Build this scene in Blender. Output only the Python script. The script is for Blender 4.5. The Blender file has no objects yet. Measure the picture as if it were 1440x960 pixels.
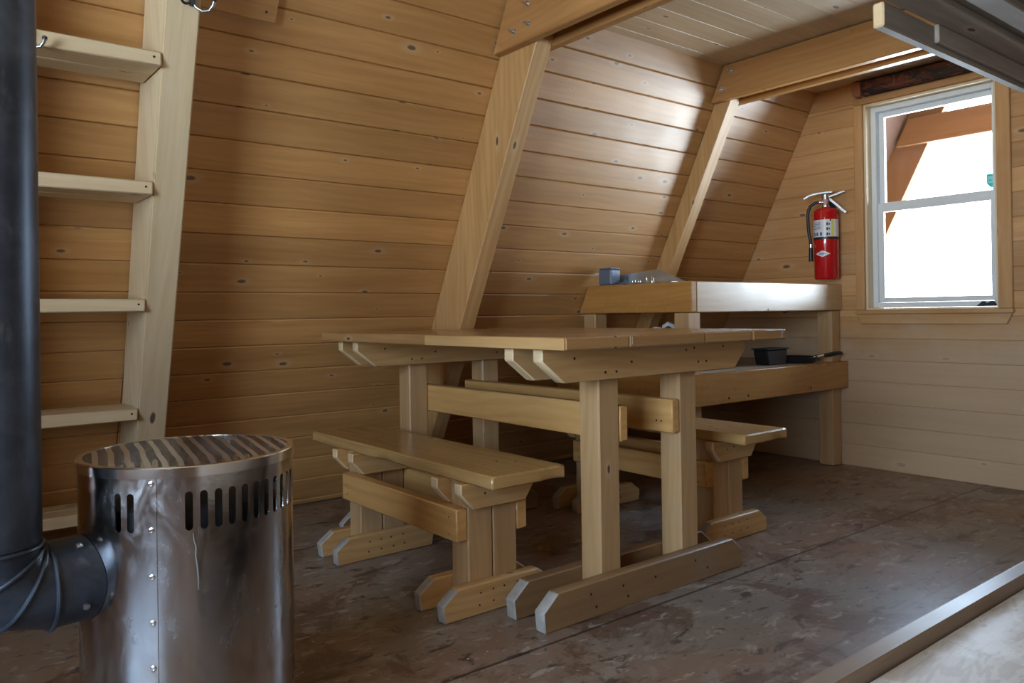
import bpy, bmesh, math, random
from mathutils import Vector, Matrix
random.seed(11)
SC = bpy.context.scene
COL = SC.collection
PI = math.pi

# ------------------------------------------------------------------ materials
class NT:
    def __init__(s, name):
        s.m = bpy.data.materials.new(name); s.m.use_nodes = True
        s.t = s.m.node_tree; s.t.nodes.clear()
        s.out = s.n('ShaderNodeOutputMaterial')
        s.b = s.n('ShaderNodeBsdfPrincipled')
        s.l(s.b.outputs[0], s.out.inputs[0])
    def n(s, typ, **kw):
        nd = s.t.nodes.new(typ)
        for k, v in kw.items(): setattr(nd, k, v)
        return nd
    def l(s, a, b): s.t.links.new(a, b)
    def val(s, sock, v):
        if hasattr(v, 'links'): s.l(v, sock)
        else: sock.default_value = v
    def math(s, op, a, b=0.0, c=None, clamp=False):
        nd = s.n('ShaderNodeMath', operation=op); nd.use_clamp = clamp
        s.val(nd.inputs[0], a); s.val(nd.inputs[1], b)
        if c is not None: s.val(nd.inputs[2], c)
        return nd.outputs[0]
    def mix(s, f, a, b, typ='MIX'):
        nd = s.n('ShaderNodeMix', data_type='RGBA', blend_type=typ); nd.clamp_factor = True
        s.val(nd.inputs[0], f)
        for i, v in ((6, a), (7, b)):
            if hasattr(v, 'links'): s.l(v, nd.inputs[i])
            else: nd.inputs[i].default_value = (*v, 1) if len(v) == 3 else v
        return nd.outputs[2]
    def scale(s, vec, sc, loc=(0, 0, 0)):
        nd = s.n('ShaderNodeMapping'); s.l(vec, nd.inputs[0])
        nd.inputs['Scale'].default_value = sc; nd.inputs['Location'].default_value = loc
        return nd.outputs[0]
    def noise(s, vec, sc=1.0, detail=3.0, rough=.55, dist=0.0):
        nd = s.n('ShaderNodeTexNoise'); s.l(vec, nd.inputs['Vector'])
        nd.inputs['Scale'].default_value = sc; nd.inputs['Detail'].default_value = detail
        nd.inputs['Roughness'].default_value = rough; nd.inputs['Distortion'].default_value = dist
        return nd.outputs[0]
    def ramp(s, f, lo, hi, a=0.0, b=1.0):
        nd = s.n('ShaderNodeMapRange'); nd.interpolation_type = 'SMOOTHSTEP'
        s.val(nd.inputs[0], f)
        for i, v in enumerate((lo, hi, a, b)): nd.inputs[i + 1].default_value = v
        return nd.outputs[0]
    def bump(s, h, strength=.2, dist=.002):
        nd = s.n('ShaderNodeBump'); nd.inputs['Strength'].default_value = strength
        nd.inputs['Distance'].default_value = dist
        s.l(h, nd.inputs['Height']); s.l(nd.outputs[0], s.b.inputs['Normal'])
    def set(s, **kw):
        for k, v in kw.items():
            s.val(s.b.inputs[k.replace('_', ' ')], (*v, 1) if isinstance(v, tuple) and len(v) == 3 else v)

def wood(name, light, dark, rough=.32, knot=.5, knotcol=(.05, .022, .010), wear=0.0, wearcol=(.30, .27, .24), ringamt=.5, spec=.5, bump=.25, kscale=(2.6, 6.5), lowwear=0.0):
    N = NT(name)
    uv = N.n('ShaderNodeUVMap', uv_map='UVMap').outputs[0]
    tone = N.n('ShaderNodeAttribute', attribute_name='tone').outputs['Fac']
    wob = N.noise(N.scale(uv, (1.1, 5, 1)), 1, 3, .5)
    sep = N.n('ShaderNodeSeparateXYZ'); N.l(uv, sep.inputs[0])
    ph = N.math('ADD', N.math('MULTIPLY', sep.outputs[1], 190.0), N.math('MULTIPLY', wob, 34.0))
    ring = N.ramp(N.math('SINE', ph), -.7, 1.0)
    fib = N.noise(N.scale(uv, (5, 260, 1)), 1, 2, .6)
    streak = N.noise(N.scale(uv, (1.3, 17, 1)), 1, 4, .6, .3)
    f = N.math('ADD', N.math('MULTIPLY', ring, .45 * ringamt), N.math('MULTIPLY', N.ramp(streak, .3, .72), .75 - .3 * ringamt))
    col = N.mix(f, light, dark)
    # knots
    jit = N.n('ShaderNodeVectorMath', operation='ADD'); N.l(uv, jit.inputs[0])
    nz = N.n('ShaderNodeTexNoise'); N.l(N.scale(uv, (9, 30, 1)), nz.inputs['Vector']); nz.inputs['Scale'].default_value = 1
    sb = N.n('ShaderNodeVectorMath', operation='SCALE'); N.l(nz.outputs['Color'], sb.inputs[0]); sb.inputs['Scale'].default_value = .008
    N.l(sb.outputs[0], jit.inputs[1])
    vo = N.n('ShaderNodeTexVoronoi'); vo.voronoi_dimensions = '2D'
    N.l(N.scale(jit.outputs[0], (kscale[0], kscale[1], 1)), vo.inputs['Vector']); vo.inputs['Scale'].default_value = 1
    cs = N.n('ShaderNodeSeparateColor'); N.l(vo.outputs['Color'], cs.inputs[0])
    pres = N.math('GREATER_THAN', cs.outputs[0], 1 - knot)
    rad = N.math('MULTIPLY_ADD', cs.outputs[1], .05, .02)
    rel = N.math('DIVIDE', vo.outputs['Distance'], rad)
    core = N.math('MULTIPLY', N.ramp(rel, 1.15, .7), pres)
    halo = N.math('MULTIPLY', N.ramp(rel, 3.6, 1.0), pres)
    col = N.mix(N.math('MULTIPLY', halo, .35), col, N.mix(.5, light, (.75, .6, .42)))
    col = N.mix(N.math('MULTIPLY', core, .85), col, knotcol)
    col = N.mix(.55, col, N.mix(fib, (.72, .70, .68), (1.12, 1.12, 1.12)), 'MULTIPLY')
    tm = N.n('ShaderNodeCombineColor')
    for i in range(3): N.l(N.math('MULTIPLY_ADD', tone, .52, .74), tm.inputs[i])
    col = N.mix(1.0, col, tm.outputs[0], 'MULTIPLY')
    geo = N.n('ShaderNodeTexCoord').outputs['Object']
    if wear:
        wz = N.noise(geo, 4.5, 5, .65)
        col = N.mix(N.math('MULTIPLY', N.ramp(wz, .5, .72), wear), col, wearcol)
    if lowwear:
        sz = N.n('ShaderNodeSeparateXYZ'); N.l(geo, sz.inputs[0])
        edge = N.math('ADD', sz.outputs[2], N.math('MULTIPLY', N.noise(geo, 3.5, 4, .65), .5))
        col = N.mix(N.math('MULTIPLY', N.ramp(edge, 1.12, .85), lowwear), col, N.mix(fib, wearcol, tuple(c * .82 for c in wearcol)))
    N.l(col, N.b.inputs['Base Color'])
    r = N.math('MULTIPLY_ADD', N.noise(geo, 6, 3), .22, rough - .1)
    N.set(Roughness=r, Specular_IOR_Level=spec)
    N.bump(N.math('ADD', N.math('MULTIPLY', fib, .5), N.math('MULTIPLY', ring, .3)), bump, .0008)
    return N.m

def plain(name, col, rough=.5, metal=0.0, var=.12, vscale=8, bump=0.0, spec=.5, coat=0.0):
    N = NT(name)
    geo = N.n('ShaderNodeTexCoord').outputs['Object']
    nz = N.noise(geo, vscale, 4, .6)
    lo = tuple(c * (1 - var) for c in col); hi = tuple(min(1, c * (1 + var)) for c in col)
    N.l(N.mix(nz, lo, hi), N.b.inputs['Base Color'])
    N.set(Metallic=metal, Roughness=N.math('MULTIPLY_ADD', nz, .16, max(.02, rough - .08)), Specular_IOR_Level=spec, Coat_Weight=coat)
    if bump: N.bump(nz, bump, .002)
    return N.m

M = {}
M['wall'] = wood('varnished pine boarding', (.56, .305, .112), (.40, .195, .060), .40, .50, (.085, .06, .05), spec=.85, ringamt=.35, kscale=(3.6, 8.0))
M['backwall'] = wood('worn pine boarding', (.57, .33, .145), (.44, .225, .082), .34, .38, (.09, .06, .045), wear=.2, wearcol=(.56, .43, .30), ringamt=.3, lowwear=.65)
M['ceil'] = wood('ceiling boarding', (.62, .47, .30), (.48, .34, .20), .46, .55, (.07, .05, .04), spec=1.0, ringamt=.3, kscale=(3.2, 7.5))  # brown boards paled and greyed: window sheen put into the base colour
M['rafter'] = wood('fir rafter', (.57, .345, .145), (.42, .22, .075), .46, .22, ringamt=.6)
M['beam'] = wood('fir tie beam', (.46, .235, .085), (.34, .155, .048), .30, .2, ringamt=.45)
M['ladder'] = wood('pale pine ladder', (.72, .58, .38), (.60, .44, .25), .42, .22, wear=.25, wearcol=(.62, .56, .48), ringamt=.35)
M['furn'] = wood('bench fir', (.60, .37, .16), (.45, .245, .085), .36, .18, ringamt=.6, wear=.15, wearcol=(.45, .35, .25))
M['furnrail'] = wood('golden fir rail', (.66, .385, .145), (.50, .26, .08), .32, .22, ringamt=.6)
M['post'] = wood('grey worn fir leg', (.54, .345, .17), (.42, .245, .105), .38, .16, ringamt=.5, wear=.25, wearcol=(.40, .33, .26))
M['pale'] = wood('pale sawn end', (.80, .62, .38), (.68, .48, .26), .5, 0.0, ringamt=.3)
M['table'] = wood('glossy table top', (.42, .24, .10), (.30, .15, .055), .20, .25, ringamt=.4, spec=.6)
M['seat'] = wood('glossy bench seat', (.50, .31, .12), (.37, .20, .07), .22, .15, ringamt=.6, spec=.55)
M['counterfront'] = wood('counter front board', (.52, .33, .15), (.42, .25, .10), .36, .2, ringamt=.3, spec=1.0)
M['counter'] = wood('counter fir', (.52, .27, .075), (.38, .17, .045), .28, .25, ringamt=.6, spec=.55)
M['foot'] = wood('scuffed foot board', (.30, .175, .08), (.20, .11, .05), .42, .15, wear=.45, wearcol=(.26, .19, .14), ringamt=.35)
M['worn'] = plain('grey worn edge', (.36, .34, .31), .55, 0, .35, 40, .3)
M['bunk'] = wood('grey bunk board', (.42, .36, .30), (.32, .26, .21), .38, .15, ringamt=.35, wear=.4, wearcol=(.36, .34, .32))
M['bunkrail'] = wood('worn bunk side rail', (.25, .18, .125), (.17, .115, .075), .36, .15, ringamt=.35, wear=.3, wearcol=(.24, .20, .17))
M['bunkdark'] = wood('dark upper bunk slat', (.32, .275, .235), (.22, .185, .155), .55, .15, spec=.12, ringamt=.35)
M['ply'] = wood('pale plywood', (.62, .52, .40), (.48, .39, .29), .45, .1, ringamt=.9, wear=.3, wearcol=(.52, .48, .44), kscale=(1.2, 2.5))
M['nail'] = plain('dark nail', (.05, .04, .035), .45, .6)
M['chrome'] = plain('bright steel', (.78, .79, .80), .18, 1, .08)
M['lever'] = plain('satin steel lever', (.34, .34, .35), .35, 1, .08)
M['bolt'] = plain('zinc bolt', (.55, .60, .66), .3, 1, .1)
M['black'] = plain('black plastic', (.012, .013, .016), .38, 0, .2)
M['rubber'] = plain('black hose rubber', (.018, .018, .024), .45, 0, .2)
M['red'] = plain('red gloss paint', (.50, .008, .010), .16, 0, .06, coat=.4)
M['labelwhite'] = plain('label paper', (.72, .74, .76), .35, 0, .03)
M['labelyellow'] = plain('label yellow', (.72, .68, .12), .35, 0, .03)
M['labelblue'] = plain('label blue ink', (.06, .14, .42), .4, 0, .05)
M['labeldark'] = plain('label black ink', (.02, .02, .03), .4, 0, .05)
M['vinyl'] = plain('white vinyl frame', (.74, .78, .80), .35, 0, .04)
M['teal'] = plain('teal sticker', (.02, .62, .55), .4, 0, .04)
M['tealpale'] = plain('pale teal sticker band', (.35, .85, .85), .4, 0, .04)
M['cloth'] = plain('dark cloth', (.02, .035, .05), .8, 0, .3, 30)
M['greytin'] = plain('grey tin', (.14, .165, .23), .4, .1, .12)
M['whiteplastic'] = plain('white plastic', (.66, .68, .70), .35, 0, .05)
M['galv'] = plain('galvanised sheet', (.70, .76, .80), .38, 1, .15, 12)
M['extwood'] = wood('exterior timber darkened for exposure', (.075, .030, .0095), (.055, .021, .0065), .6, 0, (.004, .002, .001), spec=.15)  # near-black base stands in for a dimmer exterior, not for a stain
M['extroof'] = wood('exterior dark roof boarding', (.050, .026, .017), (.038, .019, .013), .6, 0, (.004, .002, .001), spec=.15)  # roof boards darkened likewise, to hold down the strong outside light
M['charred'] = None

def mk_charred():
    N = NT('dark red charred timber')
    geo = N.n('ShaderNodeTexCoord').outputs['Object']
    a = N.noise(N.scale(geo, (14, 9, 30)), 1, 5, .65, .6)
    b = N.noise(N.scale(geo, (40, 30, 70)), 1, 3)
    c = N.mix(N.ramp(a, .42, .62), (.012, .010, .014), (.17, .045, .028))
    c = N.mix(N.ramp(b, .6, .75), c, (.22, .10, .07))
    N.l(c, N.b.inputs['Base Color']); N.set(Roughness=.5); N.bump(a, .6, .006)
    return N.m
M['charred'] = mk_charred()

def mk_floor():
    N = NT('worn brown painted plywood floor')
    geo = N.n('ShaderNodeTexCoord').outputs['Object']
    big = N.noise(geo, 1.1, 4, .6, .4)
    mid = N.noise(N.scale(geo, (1, 1.3, 1)), 5.5, 6, .68, .5)
    col = N.mix(N.ramp(big, .38, .60), (.245, .150, .098), (.215, .180, .148))
    col = N.mix(N.math('MULTIPLY', N.ramp(mid, .50, .66), .8), col, (.30, .25, .205))
    col = N.mix(N.math('MULTIPLY', N.ramp(N.noise(N.scale(geo, (1, 1, 1), (3, 7, 0)), 3.0, 6, .7, .6), .52, .60), .8), col, (.120, .066, .040))
    def streak(rot, sc_, loc, d):
        st = N.n('ShaderNodeMapping'); N.l(geo, st.inputs[0]); st.inputs['Rotation'].default_value = (0, 0, rot); st.inputs['Scale'].default_value = (*sc_, 1); st.inputs['Location'].default_value = (*loc, 0)
        return N.noise(st.outputs[0], 1, 4, .62, d)
    sc = streak(.75, (11, 24), (0, 0), .5)
    col = N.mix(N.math('MULTIPLY', N.ramp(sc, .58, .66), .65), col, (.43, .37, .31))
    col = N.mix(N.math('MULTIPLY', N.ramp(streak(.95, (7, 17), (4, 1), .6), .58, .655), .85), col, (.060, .036, .026))
    col = N.mix(N.math('MULTIPLY', N.ramp(streak(.6, (22, 40), (9, 3), .4), .60, .67), .7), col, (.085, .050, .034))
    fl = N.noise(geo, 48, 2, .5)
    col = N.mix(N.math('MULTIPLY', N.ramp(fl, .71, .76), .7), col, (.60, .58, .55))
    # plywood sheet seams
    sep = N.n('ShaderNodeSeparateXYZ'); N.l(geo, sep.inputs[0])
    def seam(s, pos, w=.004):
        return N.ramp(N.math('ABSOLUTE', N.math('SUBTRACT', s, pos)), w * 1.6, w * .5)
    k = N.math('MAXIMUM', seam(sep.outputs[1], 1.545, .005), N.math('MULTIPLY', seam(sep.outputs[1], 1.07), .35))
    k = N.math('MAXIMUM', k, seam(sep.outputs[1], 2.77))
    col = N.mix(N.math('MULTIPLY', k, .8), col, (.02, .014, .011))
    N.l(col, N.b.inputs['Base Color'])
    rn = N.noise(geo, 3.2, 5, .65)
    N.set(Roughness=N.math('MULTIPLY_ADD', rn, .42, .16), Specular_IOR_Level=.5)
    N.bump(N.math('ADD', mid, N.math('MULTIPLY', sc, .6)), .25, .0025)
    return N.m
M['floor'] = mk_floor()

def mk_steel():
    N = NT('stained stainless steel')
    geo = N.n('ShaderNodeTexCoord').outputs['Object']
    a = N.noise(N.scale(geo, (4, 4, 3)), 1, 5, .6, .6)
    b = N.noise(N.scale(geo, (18, 18, 10)), 1, 5, .65, .8)
    c = N.noise(N.scale(geo, (60, 60, 2)), 1, 2)
    col = N.mix(N.ramp(a, .35, .65), (.54, .56, .60), (.47, .42, .38))
    col = N.mix(N.math('MULTIPLY', N.ramp(b, .52, .72), .5), col, (.55, .56, .58))
    N.l(col, N.b.inputs['Base Color'])
    r = N.math('ADD', N.math('MULTIPLY', N.ramp(b, .35, .75), .20), N.math('MULTIPLY_ADD', c, .06, .10))
    N.set(Metallic=1.0, Roughness=r)
    N.bump(a, .12, .01)
    return N.m
M['steel'] = mk_steel()
M['darksteel'] = plain('dark inner drum', (.05, .052, .06), .4, .7, .3)

def mk_pipe():
    N = NT('blued steel stove pipe')
    geo = N.n('ShaderNodeTexCoord').outputs['Object']
    a = N.noise(geo, 9, 6, .65, .4); b = N.noise(N.scale(geo, (25, 25, 8)), 1, 4, .6)
    col = N.mix(N.ramp(a, .35, .7), (.040, .052, .075), (.085, .105, .140))
    col = N.mix(N.math('MULTIPLY', N.ramp(b, .62, .75), .5), col, (.16, .17, .19))
    N.l(col, N.b.inputs['Base Color']); N.set(Metallic=.55, Roughness=N.math('MULTIPLY_ADD', a, .2, .30)); N.bump(b, .1, .002)
    return N.m
M['pipe'] = mk_pipe()

def mk_glass():
    N = NT('window glass')
    N.t.nodes.remove(N.b)
    tr = N.n('ShaderNodeBsdfTransparent'); tr.inputs[0].default_value = (.95, .97, .97, 1)
    gl = N.n('ShaderNodeBsdfGlossy'); gl.inputs['Roughness'].default_value = .02
    mx = N.n('ShaderNodeMixShader'); fr = N.n('ShaderNodeFresnel'); fr.inputs[0].default_value = 1.35
    N.l(fr.outputs[0], mx.inputs[0]); N.l(tr.outputs[0], mx.inputs[1]); N.l(gl.outputs[0], mx.inputs[2]); N.l(mx.outputs[0], N.out.inputs[0])
    return N.m
M['glass'] = mk_glass()

def mk_platform():
    N = NT('whitish worn plywood')
    geo = N.n('ShaderNodeTexCoord').outputs['Object']
    a = N.noise(N.scale(geo, (1.6, 5, 1)), 1, 5, .6, 1.2)
    ph = N.math('SINE', N.math('MULTIPLY', a, 70.0))
    b = N.noise(geo, 5, 6, .7, .6); c = N.noise(N.scale(geo, (30, 90, 1)), 1, 3)
    col = N.mix(N.ramp(ph, -.6, .9), (.52, .47, .40), (.42, .36, .29))
    col = N.mix(N.math('MULTIPLY', N.ramp(b, .42, .62), .85), col, (.70, .69, .67))
    col = N.mix(N.math('MULTIPLY', N.ramp(c, .60, .72), .5), col, (.30, .26, .22))
    N.l(col, N.b.inputs['Base Color']); N.set(Roughness=.42); N.bump(b, .2, .002)
    return N.m
M['platform'] = mk_platform()

# ------------------------------------------------------------------ mesh builder
class MB:
    def __init__(s, org=(0, 0, 0)):
        s.v = []; s.f = []; s.uv = []; s.tone = []; s.mi = []; s.sm = []; s.org = Vector(org)
    def add(s, bm, grain=0, xf=None, mi=0, tone=None, smooth=False, mifn=None):
        bm.normal_update()
        tone = random.random() if tone is None else tone
        ou, ov = random.uniform(0, 30), random.uniform(0, 30)
        base = len(s.v); bm.verts.index_update()
        o1, o2 = [i for i in (0, 1, 2) if i != grain]
        for v in bm.verts:
            c = v.co.copy()
            s.v.append((xf @ c) if xf else c)
        for f in bm.faces:
            n = f.normal; ab = [abs(n[0]), abs(n[1]), abs(n[2])]
            uvs = []
            for v in f.verts:
                c = v.co
                if ab[grain] > .85: uvs.append((c[o1] * .5 + ou, c[o2] + ov))
                elif ab[o1] >= ab[o2]: uvs.append((c[grain] + ou, c[o2] + ov))
                else: uvs.append((c[grain] + ou, c[o1] + ov + .37))
            s.f.append([base + v.index for v in f.verts]); s.uv.append(uvs); s.tone.append(tone)
            s.mi.append(mifn(f) if mifn else mi); s.sm.append(smooth)
        bm.free(); return s
    def box(s, x0, x1, y0, y1, z0, z1, grain=None, bev=.003, xf=None, mi=0, tone=None, mifn=None):
        bm = bmesh.new()
        r = bmesh.ops.create_cube(bm, size=1)
        d = (x1 - x0, y1 - y0, z1 - z0)
        for v in bm.verts:
            v.co = Vector(((x0 + x1) / 2 + v.co.x * d[0], (y0 + y1) / 2 + v.co.y * d[1], (z0 + z1) / 2 + v.co.z * d[2]))
        if bev: bmesh.ops.bevel(bm, geom=list(bm.edges), offset=min(bev, min(abs(q) for q in d) * .3), segments=1, affect='EDGES')
        if grain is None: grain = max(range(3), key=lambda i: abs(d[i]))
        return s.add(bm, grain, xf, mi, tone, mifn=mifn)
    def prism(s, prof, axis, a0, a1, grain=0, bev=.003, xf=None, mi=0, tone=None, mifn=None):
        """prof: 2-D polygon in the two axes other than `axis` (in ascending order), extruded a0..a1"""
        bm = bmesh.new()
        o1, o2 = [i for i in (0, 1, 2) if i != axis]
        lo = []; hi = []
        for p in prof:
            for lst, a in ((lo, a0), (hi, a1)):
                c = [0, 0, 0]; c[o1], c[o2], c[axis] = p[0], p[1], a; lst.append(bm.verts.new(c))
        bm.faces.new(lo); bm.faces.new(hi)
        n = len(prof)
        for i in range(n): bm.faces.new((lo[i], lo[(i + 1) % n], hi[(i + 1) % n], hi[i]))
        bmesh.ops.recalc_face_normals(bm, faces=list(bm.faces))
        if bev: bmesh.ops.bevel(bm, geom=list(bm.edges), offset=bev, segments=1, affect='EDGES')
        return s.add(bm, grain, xf, mi, tone, mifn=mifn)
    def lathe(s, prof, segs=32, xf=None, mi=0, cap=True, tone=.5, grain=2, smooth=True):
        bm = bmesh.new(); rings = []
        for (r, z) in prof:
            if r < 1e-6: rings.append([bm.verts.new((0, 0, z))])
            else: rings.append([bm.verts.new((r * math.cos(2 * PI * i / segs), r * math.sin(2 * PI * i / segs), z)) for i in range(segs)])
        for a, b in zip(rings, rings[1:]):
            for i in range(segs):
                j = (i + 1) % segs
                if len(a) == 1 and len(b) == 1: continue
                if len(a) == 1: bm.faces.new((a[0], b[j], b[i]))
                elif len(b) == 1: bm.faces.new((a[i], a[j], b[0]))
                else: bm.faces.new((a[i], a[j], b[j], b[i]))
        if cap:
            if len(rings[0]) > 1: bm.faces.new(rings[0][::-1])
            if len(rings[-1]) > 1: bm.faces.new(rings[-1])
        bmesh.ops.recalc_face_normals(bm, faces=list(bm.faces))
        return s.add(bm, grain, xf, mi, tone, smooth)
    def tube(s, pts, r, segs=12, mi=0, tone=.5, closed=False):
        bm = bmesh.new(); pts = [Vector(p) for p in pts]; n = len(pts); rings = []
        rr = r if isinstance(r, (list, tuple)) else [r] * n
        up = None
        for i, p in enumerate(pts):
            if closed: t = (pts[(i + 1) % n] - pts[i - 1]).normalized()
            else: t = (pts[min(i + 1, n - 1)] - pts[max(i - 1, 0)]).normalized()
            if up is None:
                up = Vector((0, 0, 1)) if abs(t.z) < .9 else Vector((1, 0, 0))
            a = (up - t * up.dot(t)).normalized(); b = t.cross(a); up = a
            rings.append([bm.verts.new(p + (a * math.cos(2 * PI * k / segs) + b * math.sin(2 * PI * k / segs)) * rr[i]) for k in range(segs)])
        for i in range(n if closed else n - 1):
            A, B = rings[i], rings[(i + 1) % n]
            for k in range(segs): bm.faces.new((A[k], A[(k + 1) % segs], B[(k + 1) % segs], B[k]))
        if not closed: bm.faces.new(rings[0][::-1]); bm.faces.new(rings[-1])
        bmesh.ops.recalc_face_normals(bm, faces=list(bm.faces))
        return s.add(bm, 2, None, mi, tone, True)
    def poly(s, pts, mi=0, tone=.5):
        bm = bmesh.new(); bm.faces.new([bm.verts.new(p) for p in pts]); return s.add(bm, 0, None, mi, tone)
    def nail(s, p, n, r=.0035, mi=1, h=.0012):
        n = Vector(n).normalized(); q = n.to_track_quat('Z', 'Y').to_matrix().to_4x4()
        return s.lathe([(r, -.004), (r, h * .6), (r * .7, h), (0, h)], 8, Matrix.Translation(Vector(p)) @ q, mi)
    def build(s, name, mats, parent=None, label=None):
        me = bpy.data.meshes.new(name)
        me.from_pydata([tuple(v - s.org) for v in s.v], [], s.f)
        uvl = me.uv_layers.new(name='UVMap'); at = me.attributes.new('tone', 'FLOAT', 'FACE')
        li = 0
        for fi, p in enumerate(me.polygons):
            p.material_index = s.mi[fi]; p.use_smooth = s.sm[fi]; at.data[fi].value = s.tone[fi]
            for k in range(p.loop_total): uvl.data[p.loop_start + k].uv = s.uv[fi][k]
        for m in (mats if isinstance(mats, (list, tuple)) else [mats]): me.materials.append(m)
        if any(s.sm):
            try: me.set_sharp_from_angle(angle=math.radians(40))
            except Exception: pass
        o = bpy.data.objects.new(name, me); COL.objects.link(o)
        if parent: o.parent = parent
        else: o.location = s.org
        if label: o['label'] = label
        return o

def tag(o, label=None, cat=None, group=None, kind=None):
    for k, v in (('label', label), ('category', cat), ('group', group), ('kind', kind)):
        if v: o[k] = v
    return o
def thing(name, loc, label, cat, group=None, rz=0):
    o = bpy.data.objects.new(name, None); COL.objects.link(o); o.location = loc; o.rotation_euler = (0, 0, rz)
    o.empty_display_size = .1
    return tag(o, label, cat, group)
def copy_tree(o, parent=None):
    c = o.copy(); COL.objects.link(c)
    if parent: c.parent = parent
    for ch in [q for q in COL.objects if q.parent == o]: copy_tree(ch, c)
    return c

# ------------------------------------------------------------------ room constants
SL = .495; YW = 3.43                       # left wall: y = YW - SL*z
YR = -1.80                                 # right wall: y = YR + SL*z
XB = 4.13; XF = -1.9                       # back / front wall
ZC = 2.09                                  # ceiling
LEN = math.sqrt(1 + SL * SL)
WY0, WY1, WZ0, WZ1 = 1.475, 2.125, .855, 1.965   # window opening
wallY = lambda z: YW - SL * z
rightY = lambda z: YR + SL * z

# floor
m = MB(); m.box(XF - .1, XB + .2, YR - .1, YW + .1, -.06, 0, 0, 0)
tag(m.build('floor', M['floor']), kind='structure')

# sloped walls -------------------------------------------------------------
def slope_wall(side):
    m = MB()
    yw, sg = (YW, -1) if side == 'left' else (YR, 1)
    # local frame: x along cabin, s up the slope, n into the room
    sdir = Vector((0, sg * SL, 1)) / LEN; ndir = Vector((0, sg * 1, -SL)) / LEN
    xf = Matrix(((1, 0, 0, 0), (0, sdir.y, ndir.y, yw), (0, sdir.z, ndir.z, 0), (0, 0, 0, 1)))
    pitch = .1035 * LEN; s0 = (.853 - .1035 * 9) * LEN
    k = 0
    brk = [XF, .655, 1.965, 3.345, XB + .02]
    while True:
        a = s0 + pitch * k; b = a + pitch
        if a > 2.62 * LEN: break
        a = max(a, 0); cuts = [XF, XB + .02] if side == 'right' else None
        if cuts is None:
            cuts = [XF]
            for q in brk[1:-1]:
                if random.random() < .65: cuts.append(q)
            cuts.append(XB + .02)
        for x0, x1 in zip(cuts, cuts[1:]):
            bm_t = random.gauss(.5, .10)
            m.box(x0 + .0006, x1 - .0006, a + .0008, b - .0008, -.02, 0, 0, .0042, xf, 0, min(1, max(0, bm_t)))
        k += 1
    m.box(XF, XB + .15, -.02, 2.64 * LEN, -.12, -.021, 0, 0, xf, 0, .5)
    return tag(m.build('wall_' + side, M['wall']), kind='structure')
slope_wall('left'); slope_wall('right')

# end walls ----------------------------------------------------------------
def clipz(poly, z0, z1):
    def half(P, f):
        out = []
        for i in range(len(P)):
            a, b = P[i], P[(i + 1) % len(P)]; fa, fb = f(a), f(b)
            if fa >= 0: out.append(a)
            if (fa >= 0) != (fb >= 0):
                t = fa / (fa - fb); out.append((a[0] + (b[0] - a[0]) * t, a[1] + (b[1] - a[1]) * t))
        return out
    P = half(poly, lambda p: p[1] - z0); P = half(P, lambda p: z1 - p[1]) if P else P
    return P
def end_wall(name, xin, sgn, openings, mat, lines):
    m = MB()
    top = 2.62
    full = [(rightY(0), 0), (wallY(0), 0), (wallY(top), top), (rightY(top), top)]
    def pieces(z0, z1):
        ys = []
        inter = [(o[0], o[1]) for o in openings if o[2] < z1 - 1e-5 and o[3] > z0 + 1e-5]
        inter.sort(); cur = rightY(z1) - 2
        for a, b in inter: ys.append((cur, a)); cur = b
        ys.append((cur, 9)); return ys
    zs = set(lines)
    for o in openings: zs.add(o[2]); zs.add(o[3])
    zs = sorted(z for z in zs if 0 <= z <= top)
    tones = {}
    for z0, z1 in zip(zs, zs[1:]):
        row = max(l for l in lines if l <= z0 + 1e-6)
        for ya, yb in pieces(z0, z1):
            def clipy(P):
                out = []
                for f in (lambda p: p[0] - ya, lambda p: yb - p[0]):
                    src = P; out = []
                    for i in range(len(src)):
                        a, b = src[i], src[(i + 1) % len(src)]; fa, fb = f(a), f(b)
                        if fa >= 0: out.append(a)
                        if (fa >= 0) != (fb >= 0):
                            t = fa / (fa - fb); out.append((a[0] + (b[0] - a[0]) * t, a[1] + (b[1] - a[1]) * t))
                    P = out
                return P
            P = clipy(clipz(full, z0, z1))
            if len(P) < 3: continue
            key = (row, round(ya, 2)); tones.setdefault(key, min(1, max(0, random.gauss(.5, .15))))
            m.prism(P, 0, xin, xin + sgn * .02, 1, .0035, None, 0, tones[key])
            m.prism(P, 0, xin + sgn * .0205, xin + sgn * .15, 1, 0, None, 0, .5)
    return tag(m.build(name, mat), kind='structure')
blines = [-.002] + [.119 + .1165 * i for i in range(23)]
blines[0] = 0
end_wall('wall_back', XB, 1, [(WY0, WY1, WZ0, WZ1)], M['backwall'], blines)
FW = (-.76, 1.25, .60, 2.03)               # big window behind the camera
end_wall('wall_front', XF, -1, [FW], M['wall'], [.12 * i for i in range(23)])

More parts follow.
